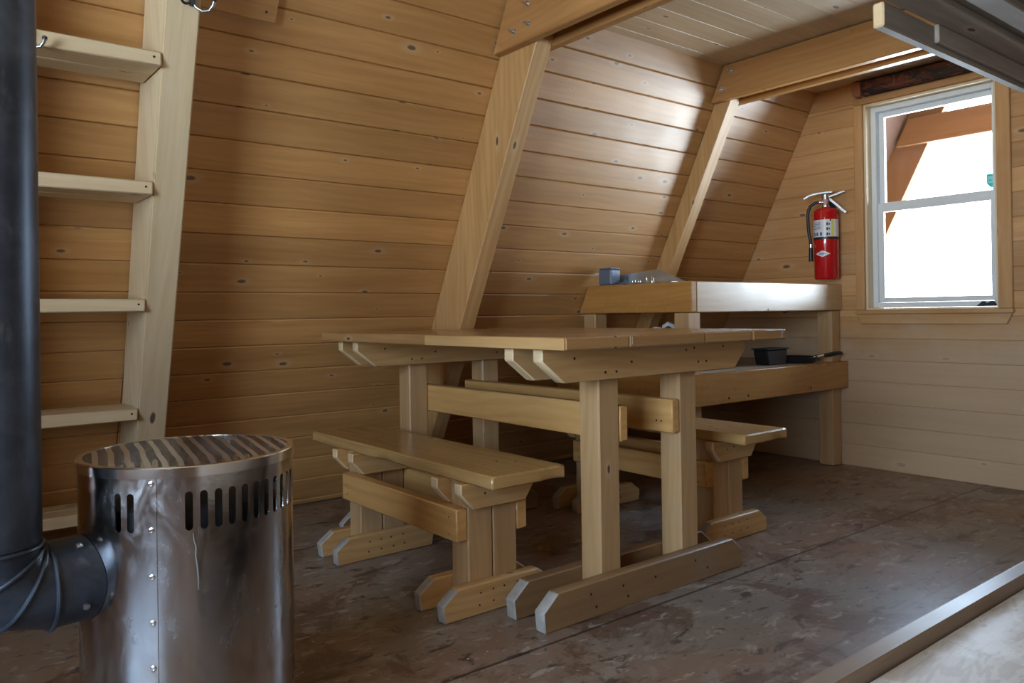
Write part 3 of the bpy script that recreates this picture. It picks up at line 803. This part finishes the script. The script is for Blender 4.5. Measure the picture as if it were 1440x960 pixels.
# diamond badge
def diamond(a0, a1, zc, h, r, m):
    bm = bmesh.new(); n = 16; top = []; bot = []
    for i in range(n + 1):
        u = i / n; a = ang + a0 + (a1 - a0) * u; w = h * (1 - abs(2 * u - 1)) + .0004
        top.append(bm.verts.new((ex + r * math.cos(a), ey + r * math.sin(a), zc + w))); bot.append(bm.verts.new((ex + r * math.cos(a), ey + r * math.sin(a), zc - w)))
    for i in range(n): bm.faces.new((bot[i], bot[i + 1], top[i + 1], top[i]))
    bmesh.ops.recalc_face_normals(bm, faces=list(bm.faces)); m.add(bm, 2, None, 0, .5, True)
m = MB(o); diamond(-.95, .32, 1.167, .018, R_ + .0008, m); m.build('badge', M['labelwhite'], t, 'white diamond badge')
m = MB(o)
for i in range(6): wrap(m, -.62 + i * .10, -.555 + i * .10, 1.163, 1.172, R_ + .0013, 0, 3)
m.build('badge_text', M['labelblue'], t)
# valve, handles, hose
m = MB(o); m.lathe([(.022, 1.4285), (.022, 1.438), (.017, 1.442), (.017, 1.466), (.021, 1.469), (.021, 1.496), (.014, 1.504), (0, 1.505)], 20, cyl)
vis = Vector((math.sin(-ang), 0, 0))
rgt = Vector((-math.sin(ang), math.cos(ang), 0)); rgt = -rgt if rgt.y > 0 else rgt   # image right = -y side
fwd = Vector((math.cos(ang), math.sin(ang), 0))
c0 = Vector((ex, ey, 0))
m.tube([c0 + rgt * a + fwd * .0 + Vector((0, 0, zz)) for a, zz in ((-.035, 1.456), (-.012, 1.456))], .009, 12)
m.build('valve', M['chrome'], t)
m = MB(o); m.lathe([(.013, 0), (.013, .01), (.010, .012), (0, .012)], 16, Matrix.Translation(c0 + fwd * .016 + Vector((0, 0, 1.456))) @ fwd.to_track_quat('Z', 'Y').to_matrix().to_4x4()); m.build('gauge', plain('pink gauge face', (.55, .25, .30), .3), t)
def strap(m, pts, w, th=.010):
    """flat bar along pts, width w towards the camera"""
    pts = [c0 + rgt * a + Vector((0, 0, z)) for a, z in pts]
    bm = bmesh.new(); rows = []
    for i, p in enumerate(pts):
        tdir = (pts[min(i + 1, len(pts) - 1)] - pts[max(i - 1, 0)]).normalized(); nn = tdir.cross(fwd).normalized()
        rows.append([bm.verts.new(p + fwd * s * w + nn * q * th) for s, q in ((-.5, -.5), (.5, -.5), (.5, .5), (-.5, .5))])
    for a, b in zip(rows, rows[1:]):
        for k in range(4): bm.faces.new((a[k], a[(k + 1) % 4], b[(k + 1) % 4], b[k]))
    bm.faces.new(rows[0]); bm.faces.new(rows[-1][::-1])
    bmesh.ops.recalc_face_normals(bm, faces=list(bm.faces)); bmesh.ops.bevel(bm, geom=list(bm.edges), offset=.0008, segments=1, affect='EDGES'); m.add(bm, 0)
m = MB(o); strap(m, [(-.115, 1.478), (-.085, 1.495), (-.045, 1.504), (.0, 1.508), (.035, 1.509)], .024); m.build('top_lever', M['lever'], t)
m = MB(o); strap(m, [(-.012, 1.478), (.02, 1.484), (.055, 1.495), (.085, 1.506), (.097, 1.508)], .024); m.build('carry_handle', M['lever'], t)
m = MB(o); strap(m, [(.005, 1.486), (.03, 1.462), (.06, 1.434), (.088, 1.404), (.104, 1.392)], .012, .013); m.build('locking_bar', M['lever'], t)
m = MB(o)
hp = [(-.035, 1.456), (-.055, 1.452), (-.078, 1.437), (-.09, 1.412), (-.093, 1.39), (-.092, 1.33), (-.088, 1.28), (-.082, 1.25), (-.080, 1.225)]
m.tube([c0 + rgt * a + fwd * .01 + Vector((0, 0, z)) for a, z in hp], .0085, 12); m.build('hose', M['rubber'], t)
m = MB(o); m.tube([c0 + rgt * -.080 + fwd * .01 + Vector((0, 0, z)) for z in (1.2245, 1.207)], .0085, 12); m.build('ferrule', M['chrome'], t)
m = MB(o); m.tube([c0 + rgt * -.080 + fwd * .01 + Vector((0, 0, z)) for z in (1.2065, 1.18, 1.13)], [.0100, .0115, .0125], 14); m.build('nozzle', M['black'], t)
m = MB(o); m.box(ex + R_ + .001, XB - .0005, ey - .02, ey + .02, 1.20, 1.46, 2, .002); m.build('wall_bracket', M['labeldark'], t)

# ------------------------------------------------------------------ drum stove
sx, sy, R0, ZT = .467, 1.65, .2, .597
S = thing('drum_stove', (sx, sy, 0), 'round stainless steel drum heater with perforated top, beside the stove pipe', 'stove')
o = S.location
N_SL = 50; step = 2 * PI / N_SL; a_first = math.radians(-106.4)
skip = {q % N_SL for q in (-1, -2, -3, -6, -7, -8, -9, -10, -11, -12, -13, -14)}
zs0, zs1 = .482, .552
bm = bmesh.new()
def cp(a, z, r=R0): return (sx + r * math.cos(a), sy + r * math.sin(a), z)
cache = {}
def vert(a, z):
    k = (round(math.cos(a), 5), round(math.sin(a), 5), round(z, 5))
    if k not in cache: cache[k] = bm.verts.new(cp(a, z))
    return cache[k]
for i in range(N_SL):
    ac = a_first + i * step; a0 = ac - step / 2; a1 = ac + step / 2
    zlo, zhi = zs0 - .008, zs1 + .008
    sub = 2
    for (za, zb2) in ((.02, zlo), (zhi, ZT - .004)):
        bm.faces.new((vert(a0, za), vert(ac, za), vert(ac, zb2), vert(a0, zb2))); bm.faces.new((vert(ac, za), vert(a1, za), vert(a1, zb2), vert(ac, zb2)))
    if i in skip:
        bm.faces.new((vert(a0, zlo), vert(ac, zlo), vert(ac, zhi), vert(a0, zhi))); bm.faces.new((vert(ac, zlo), vert(a1, zlo), vert(a1, zhi), vert(ac, zhi)))
        continue
    hw = .0066 / R0; hr = .0066; zm0, zm1 = zs0 + hr, zs1 - hr
    loop = []
    for q in range(7): th_ = -PI + PI * q / 6; loop.append((ac + hw * math.cos(th_), zm0 + hr * math.sin(th_)))
    for q in range(7): th_ = PI * q / 6; loop.append((ac + hw * math.cos(th_), zm1 + hr * math.sin(th_)))
    hv = [bm.verts.new(cp(a, z)) for a, z in loop]; hin = [bm.verts.new(cp(a, z, R0 - .003)) for a, z in loop]
    # outer ring: corners and mids, counter-clockwise from bottom-left side
    ring = [(a0, zm0), (a0, zlo), (ac, zlo), (a1, zlo), (a1, zm0), (a1, zm1), (a1, zhi), (ac, zhi), (a0, zhi), (a0, zm1)]
    rv = [vert(a, z) for a, z in ring]
    # map ring vertices to hole vertex indices
    hidx = [0, 1, 3, 5, 6, 7, 8, 10, 12, 13]
    for q in range(10):
        h0, h1 = hidx[q], hidx[(q + 1) % 10]
        seq = []
        k = h0
        while True:
            seq.append(hv[k])
            if k == h1: break
            k = (k + 1) % 14
        bm.faces.new([rv[q], rv[(q + 1) % 10]] + seq[::-1])
    for k in range(14): bm.faces.new((hv[k], hv[(k + 1) % 14], hin[(k + 1) % 14], hin[k]))
bmesh.ops.recalc_face_normals(bm, faces=list(bm.faces))
m = MB(o); m.add(bm, 2, None, 0, .5, True); body = m.build('body', M['steel'], S)
m = MB(o); m.lathe([(.168, .03), (.168, .51), (.15, .525), (0, .53)], 40, Matrix.Translation((sx, sy, 0))); m.build('inner_drum', M['darksteel'], S)
# vertical lap seam with rivets
m = MB(o)
a_s, a_e = math.radians(-126.6), math.radians(-121.8)
bm = bmesh.new(); n = 6; A = []; B = []
for i in range(n + 1):
    a = a_s + (a_e - a_s) * i / n
    A.append((bm.verts.new(cp(a, .02, R0 + .0015)), bm.verts.new(cp(a, ZT - .02, R0 + .0015))))
for i in range(n): bm.faces.new((A[i][0], A[i + 1][0], A[i + 1][1], A[i][1]))
b0 = [bm.verts.new(cp(a_e, z, R0)) for z in (.02, ZT - .02)]; bm.faces.new((A[-1][0], b0[0], b0[1], A[-1][1]))
c1 = [bm.verts.new(cp(a_s, z, R0)) for z in (.02, ZT - .02)]; bm.faces.new((c1[0], A[0][0], A[0][1], c1[1]))
bmesh.ops.recalc_face_normals(bm, faces=list(bm.faces)); m.add(bm, 2, None, 0, .5, True)
m.build('seam_strip', M['steel'], S)
for zz in (.569, .487, .404, .323, .243, .163, .083):
    a = math.radians(-124.2); d = Vector((math.cos(a), math.sin(a), 0))
    m = MB(o); m.lathe([(.0056, 0), (.0056, .0008), (.0042, .0016), (.0024, .0017), (.0022, .0004), (0, .0004)], 14, Matrix.Translation(Vector(cp(a, zz, R0 + .0016))) @ d.to_track_quat('Z', 'Y').to_matrix().to_4x4())
    m.build('rivet', M['chrome'], S)
m = MB(o); m.lathe([(R0 + .0008, ZT - .019), (R0 + .0034, ZT - .019), (R0 + .0034, ZT - .0016), (R0 + .002, ZT), (R0 - .009, ZT), (R0 - .009, ZT - .002), (R0 + .0008, ZT - .003), (R0 + .0008, ZT - .019)], 72, Matrix.Translation((sx, sy, 0)), cap=False)
m.build('top_rim', M['chrome'], S)
m = MB(o)
dp = [(-104.5, .478), (-104.2, .465), (-103.2, .452), (-103.4, .435), (-102.6, .415), (-102.2, .39), (-102.4, .375)]
m.tube([cp(math.radians(a_), z_, R0 + .0002) for a_, z_ in dp], [.0008, .0014, .002, .0018, .002, .0016, .0008], 8)
m.build('drip_stain', plain('dried pale drip', (.17, .17, .16), .5), S)
def mk_perf():
    N = NT('perforated steel top')
    geo = N.n('ShaderNodeTexCoord').outputs['Object']
    mp = N.n('ShaderNodeMapping'); N.l(geo, mp.inputs[0]); mp.inputs['Rotation'].default_value = (0, 0, math.radians(9))
    wv = N.noise(geo, 5, 1)
    sep = N.n('ShaderNodeSeparateXYZ'); N.l(mp.outputs[0], sep.inputs[0])
    u = N.math('FRACT', N.math('ADD', N.math('MULTIPLY', sep.outputs[0], 1 / .027), N.math('MULTIPLY', wv, .55)))
    cell = N.math('FLOOR', N.math('ADD', N.math('MULTIPLY', sep.outputs[0], 1 / .027), N.math('MULTIPLY', wv, .55)))
    v = N.math('FRACT', N.math('MULTIPLY_ADD', sep.outputs[1], 1 / .0092, N.math('MULTIPLY', cell, .5)))
    hu = N.math('LESS_THAN', N.math('ABSOLUTE', N.math('SUBTRACT', u, .5)), .31)
    hv = N.math('LESS_THAN', N.math('ABSOLUTE', N.math('SUBTRACT', v, .5)), .36)
    hole = N.math('MULTIPLY', hu, hv)
    N.l(N.mix(N.noise(geo, 26, 5, .65), (.80, .82, .85), (.58, .58, .60)), N.b.inputs['Base Color'])
    N.set(Metallic=.9, Roughness=.26)
    tr = N.n('ShaderNodeBsdfTransparent'); mx = N.n('ShaderNodeMixShader')
    N.l(hole, mx.inputs[0]); N.l(N.b.outputs[0], mx.inputs[1]); N.l(tr.outputs[0], mx.inputs[2]); N.l(mx.outputs[0], N.out.inputs[0])
    return N.m
m = MB(o); m.lathe([(R0 - .0085, ZT - .0012), (R0 - .10, ZT + .0025), (0, ZT + .004)], 64, Matrix.Translation((sx, sy, 0)), cap=False); m.build('perforated_top', mk_perf(), S)
m = MB(o); m.lathe([(R0 - .004, 0), (R0 - .004, .028), (R0 - .02, .03)], 48, Matrix.Translation((sx, sy, 0))); m.build('base_ring', M['darksteel'], S)

# ------------------------------------------------------------------ stove pipe with gored elbow
phi = math.radians(-172); dv = Vector((math.cos(phi), math.sin(phi), 0)); Rp = .0765; Zc = .392; Ld = .345
ax = Vector((sx, sy, 0)) + dv * Ld
P = thing('stove_pipe', (ax.x, ax.y, 0), 'dark blue steel stove pipe rising from its elbow left of the drum stove', 'stove pipe')
o = P.location
m = MB(o); m.lathe([(Rp, .478), (Rp, ZC - .0015)], 48, Matrix.Translation((ax.x, ax.y, 0))); m.build('vertical_pipe', M['pipe'], P)
# elbow: planes fan out from the inner corner
inner = ax - dv * (Rp + .006) + Vector((0, 0, Zc + Rp + .004))
side = dv.cross(Vector((0, 0, 1)))
def ring_at(k, r=Rp, n=40):
    """mitre section at fan angle k (0 = horizontal cut under the vertical pipe, 90 = vertical cut at the stub)"""
    a = math.radians(k)
    out = dv * math.cos(a) - Vector((0, 0, 1)) * math.sin(a)       # from inner corner outwards in the elbow plane
    cen = inner + out * (Rp + .006)
    pts = []
    for i in range(n):
        q = 2 * PI * i / n
        pts.append(cen + out * (r * math.cos(q)) + side * (r * math.sin(q)))
    return pts
cuts = [0, 30, 60, 90]
for k0, k1 in zip(cuts, cuts[1:]):
    bm = bmesh.new()
    A = [bm.verts.new(p) for p in ring_at(k0, Rp + .0012)]; Bq = [bm.verts.new(p) for p in ring_at(k1, Rp - .0008)]
    for i in range(40): bm.faces.new((A[i], A[(i + 1) % 40], Bq[(i + 1) % 40], Bq[i]))
    bmesh.ops.recalc_face_normals(bm, faces=list(bm.faces)); m = MB(o); m.add(bm, 2, None, 0, .5, True); m.build('elbow_segment', M['pipe'], P)
for k in (0, 30, 60, 90):
    m = MB(o); m.tube(ring_at(k, Rp + .001, 40), .0042, 8, closed=True); m.build('seam_bead', M['pipe'], P)
e1 = inner - Vector((0, 0, 1)) * (Rp + .006)
end = Vector((sx, sy, e1.z)) + dv * (R0 - .012)
m = MB(o); q = (-dv).to_track_quat('Z', 'Y').to_matrix().to_4x4()
Lg = (end - e1).length
bm = bmesh.new(); A = []; Bq = []
for i in range(48):
    t_ = 2 * PI * i / 48; off = side * (Rp * math.cos(t_)) + Vector((0, 0, Rp * math.sin(t_)))
    A.append(bm.verts.new(e1 + off)); lat = Rp * math.cos(t_)
    Bq.append(bm.verts.new(Vector((sx, sy, e1.z)) + dv * (math.sqrt(R0 * R0 - lat * lat) + .0008) + off))
for i in range(48): bm.faces.new((A[i], A[(i + 1) % 48], Bq[(i + 1) % 48], Bq[i]))
bmesh.ops.recalc_face_normals(bm, faces=list(bm.faces)); m.add(bm, 2, None, 0, .5, True); m.build('collar', M['pipe'], P)
for aa in (-25, 60):
    a = math.radians(aa); nn = (side * math.cos(a) + Vector((0, 0, 1)) * math.sin(a))
    if nn.dot(Vector((-ax.x, -ax.y, 0))) < 0: nn = (-side * math.cos(a) + Vector((0, 0, 1)) * math.sin(a))
    m = MB(o); m.lathe([(.006, -.001), (.006, .003), (.003, .004), (.003, .002), (0, .002)], 10, Matrix.Translation(end + dv * .03 + nn * (Rp + .001)) @ nn.to_track_quat('Z', 'Y').to_matrix().to_4x4()); m.build('screw', M['bolt'], P)

# ------------------------------------------------------------------ bunks
LB = thing('lower_bunk', (1.6, -.2, 0), 'low bunk with a grey side rail in the bottom right corner', 'bunk bed')
o = LB.location
sc = 1.22; Zr = .86 - .41 * sc
m = MB(o); m.box(.25, XB - .003, .455 * sc, .4845 * sc, Zr - .15, Zr, 0, .004, tone=.45); m.build('side_rail', M['bunkrail'], LB)
m = MB(o); m.box(.25, XB - .003, -1.55, .4535 * sc, Zr - .045, Zr - .0215, 0, .002, tone=.5); m.build('platform', M['platform'], LB)
for x in (.27, 1.6, 2.9, 4.03):
    m = MB(o); m.box(x, x + .09, .365 * sc, .453 * sc, .001, Zr - .046, 2, .004); m.build('leg', M['bunk'], LB)

UB = thing('upper_bunk', (2.9, .4, 1.563), 'dark slatted upper bunk above the window, top right', 'bunk bed')
o = UB.location
m = MB(o); m.box(1.925, XB - .003, .935, .9635, 1.560, 1.622, 0, .004, mifn=lambda f: 1 if f.normal.x < -.5 else 0, tone=.35); m.build('side_rail', [M['bunkdark'], M['pale']], UB)
for i, (ya, yb) in enumerate([(.852, .934), (.752, .815), (.62, .70), (.50, .58), (.38, .46), (.26, .34), (.14, .22), (.02, .10), (-.10, -.02), (-.22, -.14), (-.34, -.26), (-.46, -.38), (-.58, -.50), (-.70, -.62)]):
    m = MB(o); m.box(1.80 - .02 * (i % 2), XB - .003, ya, yb, 1.623, 1.645, 0, .003, tone=random.uniform(.35, .75)); m.build('slat', M['bunkdark'], UB)
m = MB(o); m.box(1.83, XB - .003, -.80, .93, 1.646, 1.658, 0, .002, tone=.3); m.build('gap_blocking_board', M['bunkdark'], UB)  # added sheet above the slats, shuts ceiling light out of the gaps
m = MB(o); m.box(2.2, XB - .003, .921, .9345, 1.572, 1.6215, 0, .003, tone=.7); m.build('ledger', M['bunkdark'], UB)

# ------------------------------------------------------------------ outside
m = MB()
def slab(x0, x1, zlo, zhi, p0, p1, yfun, sg, **kw):
    bm = bmesh.new(); g = []
    for x in (x0, x1):
        for z, p in ((zlo, p0), (zlo, p1), (zhi, p1), (zhi, p0)): g.append(bm.verts.new((x, yfun(z) + sg * p, z)))
    for f in ((0, 1, 2, 3), (7, 6, 5, 4), (0, 4, 5, 1), (1, 5, 6, 2), (2, 6, 7, 3), (3, 7, 4, 0)): bm.faces.new([g[i] for i in f])
    bmesh.ops.recalc_face_normals(bm, faces=list(bm.faces)); m.add(bm, 0 if abs(x1 - x0) > .5 else 2, **kw)
slab(XB + .155, 5.45, -.4, 3.6, .05, .09, wallY, 1, tone=.5)
slab(XB + .155, 5.45, -.4, 3.6, .05, .09, rightY, -1, tone=.5)
tag(m.build('porch_roof', M['extroof']), kind='structure')
t = thing('porch_truss', (5.3, 1.3, -.7), 'darkened outdoor truss seen through the window', 'truss')
m = MB(t.location); slab(5.3, 5.36, -.69, 3.4, -.17, .048, wallY, 1, tone=.5); m.build('porch_rafter', M['extwood'], t)
m = MB(t.location); slab(5.3, 5.36, -.69, 3.4, -.17, .048, rightY, -1, tone=.5); m.build('porch_rafter', M['extwood'], t)
m = MB(t.location); m.prism([(wallY(1.937) + .02, 1.937), (wallY(2.11) + .02, 2.11), (rightY(2.11) - .02, 2.11), (rightY(1.937) - .02, 1.937)], 0, 5.26, 5.299, 1, .003, tone=.55); m.build('cross_beam', M['extwood'], t)

# front window (behind the camera)
F = tag(bpy.data.objects.new('window_2', None), kind='structure'); COL.objects.link(F); F.location = (XF, .8, FW[2])
m = MB(F.location)
for a, b in ((FW[0], FW[0] + .05), (FW[1] - .05, FW[1]), ((FW[0] + FW[1]) / 2 - .03, (FW[0] + FW[1]) / 2 + .03)): m.box(XF - .12, XF - .04, a + .001, b - .001, FW[2] + .051, FW[3] - .051, 2, .003)
m.box(XF - .12, XF - .04, FW[0] + .001, FW[1] - .001, FW[2] + .001, FW[2] + .05, 1, .003); m.box(XF - .12, XF - .04, FW[0] + .001, FW[1] - .001, FW[3] - .05, FW[3] - .001, 1, .003)
m.build('window_frame', M['vinyl'], F)
ym = (FW[0] + FW[1]) / 2
for a, b in ((FW[0] + .051, ym - .031), (ym + .031, FW[1] - .051)):
    m = MB(F.location); m.box(XF - .082, XF - .079, a, b, FW[2] + .051, FW[3] - .051, 1, 0); m.build('pane', M['glass'], F)

# ------------------------------------------------------------------ light
w = bpy.data.worlds.new('overcast'); SC.world = w; w.use_nodes = True
wt = w.node_tree; bg = wt.nodes['Background']
tc = wt.nodes.new('ShaderNodeTexCoord'); sx3 = wt.nodes.new('ShaderNodeSeparateXYZ'); wt.links.new(tc.outputs['Generated'], sx3.inputs[0])
# overcast sky above the horizon, bright sunlit snow below it
cr = wt.nodes.new('ShaderNodeValToRGB'); mr = wt.nodes.new('ShaderNodeMapRange'); mr.inputs[1].default_value = -1; mr.inputs[2].default_value = 1
wt.links.new(sx3.outputs[2], mr.inputs[0]); wt.links.new(mr.outputs[0], cr.inputs[0])
e = cr.color_ramp.elements; e[0].position = .0; e[0].color = (.68, .78, .88, 1); e[1].position = 1; e[1].color = (.22, .30, .42, 1)
for p_, c_ in ((.47, (.70, .80, .90, 1)), (.52, (.48, .57, .68, 1)), (.70, (.33, .44, .60, 1))):
    q_ = e.new(p_); q_.color = c_
wt.links.new(cr.outputs[0], bg.inputs[0]); bg.inputs[1].default_value = 36.0
def portal(name, loc, rot, sx_, sy_):
    l = bpy.data.lights.new(name, 'AREA'); l.shape = 'RECTANGLE'; l.size = sx_; l.size_y = sy_
    l.cycles.is_portal = True
    ob = bpy.data.objects.new(name, l); COL.objects.link(ob); ob.location = loc; ob.rotation_euler = rot
portal('back_window_portal', (XB + .16, (WY0 + WY1) / 2, (WZ0 + WZ1) / 2), (0, PI / 2, 0), WZ1 - WZ0, WY1 - WY0)
portal('front_window_portal', (XF - .16, (FW[0] + FW[1]) / 2, (FW[2] + FW[3]) / 2), (0, -PI / 2, 0), FW[3] - FW[2], FW[1] - FW[0])

# ------------------------------------------------------------------ details become sub-parts of the part that carries them
def under(root_kind, part, subs):
    for r in [q for q in COL.objects if q.parent is None and q.name.split('.')[0] == root_kind]:
        kids = [q for q in COL.objects if q.parent == r]
        host = [q for q in kids if q.name.split('.')[0] == part]
        if host:
            for q in kids:
                if q.name.split('.')[0] in subs: q.parent = host[0]
under('fire_extinguisher', 'label', ('label_stripe', 'label_text', 'label_picture'))
under('fire_extinguisher', 'badge', ('badge_text',))
under('fire_extinguisher', 'hose', ('ferrule', 'nozzle'))
under('fire_extinguisher', 'valve', ('gauge',))
under('drum_stove', 'seam_strip', ('rivet',))
under('tin_box', 'body', ('peg',))
under('sticker', 'badge', ('band', 'lettering'))
under('coat_hook', 'hook_prong', ('hook_tip',))
under('stove_pipe', 'collar', ('screw',))

# ------------------------------------------------------------------ camera
f_px = 1098.12; yaw = math.radians(51.6447); pit = math.radians(.2064); rol = math.radians(-.84575)
Fv = Vector((math.cos(yaw), math.sin(yaw), 0)); Rv = Vector((math.sin(yaw), -math.cos(yaw), 0)); Uv = Vector((0, 0, 1))
F2 = Fv * math.cos(pit) + Uv * math.sin(pit); U2 = Uv * math.cos(pit) - Fv * math.sin(pit)
R3 = Rv * math.cos(rol) + U2 * math.sin(rol); U3 = U2 * math.cos(rol) - Rv * math.sin(rol)
cam = bpy.data.cameras.new('camera'); co = bpy.data.objects.new('camera', cam); COL.objects.link(co)
co.matrix_world = Matrix(((R3.x, U3.x, -F2.x, 0), (R3.y, U3.y, -F2.y, 0), (R3.z, U3.z, -F2.z, .86), (0, 0, 0, 1)))
cam.sensor_fit = 'HORIZONTAL'; cam.sensor_width = 36; cam.lens = f_px / 1440 * 36; cam.shift_y = -42.04 / 1440; cam.clip_start = .02
SC.camera = co

SC.view_settings.view_transform = 'Standard'; SC.view_settings.look = 'None'
SC.view_settings.gamma = 1; SC.view_settings.use_curve_mapping = False; SC.view_settings.exposure = 0.0
cy = SC.cycles
cy.max_bounces = 10; cy.diffuse_bounces = 6; cy.glossy_bounces = 4; cy.transparent_max_bounces = 12
cy.sample_clamp_indirect = 6; cy.use_denoising = True
cy.caustics_reflective = False; cy.caustics_refractive = False
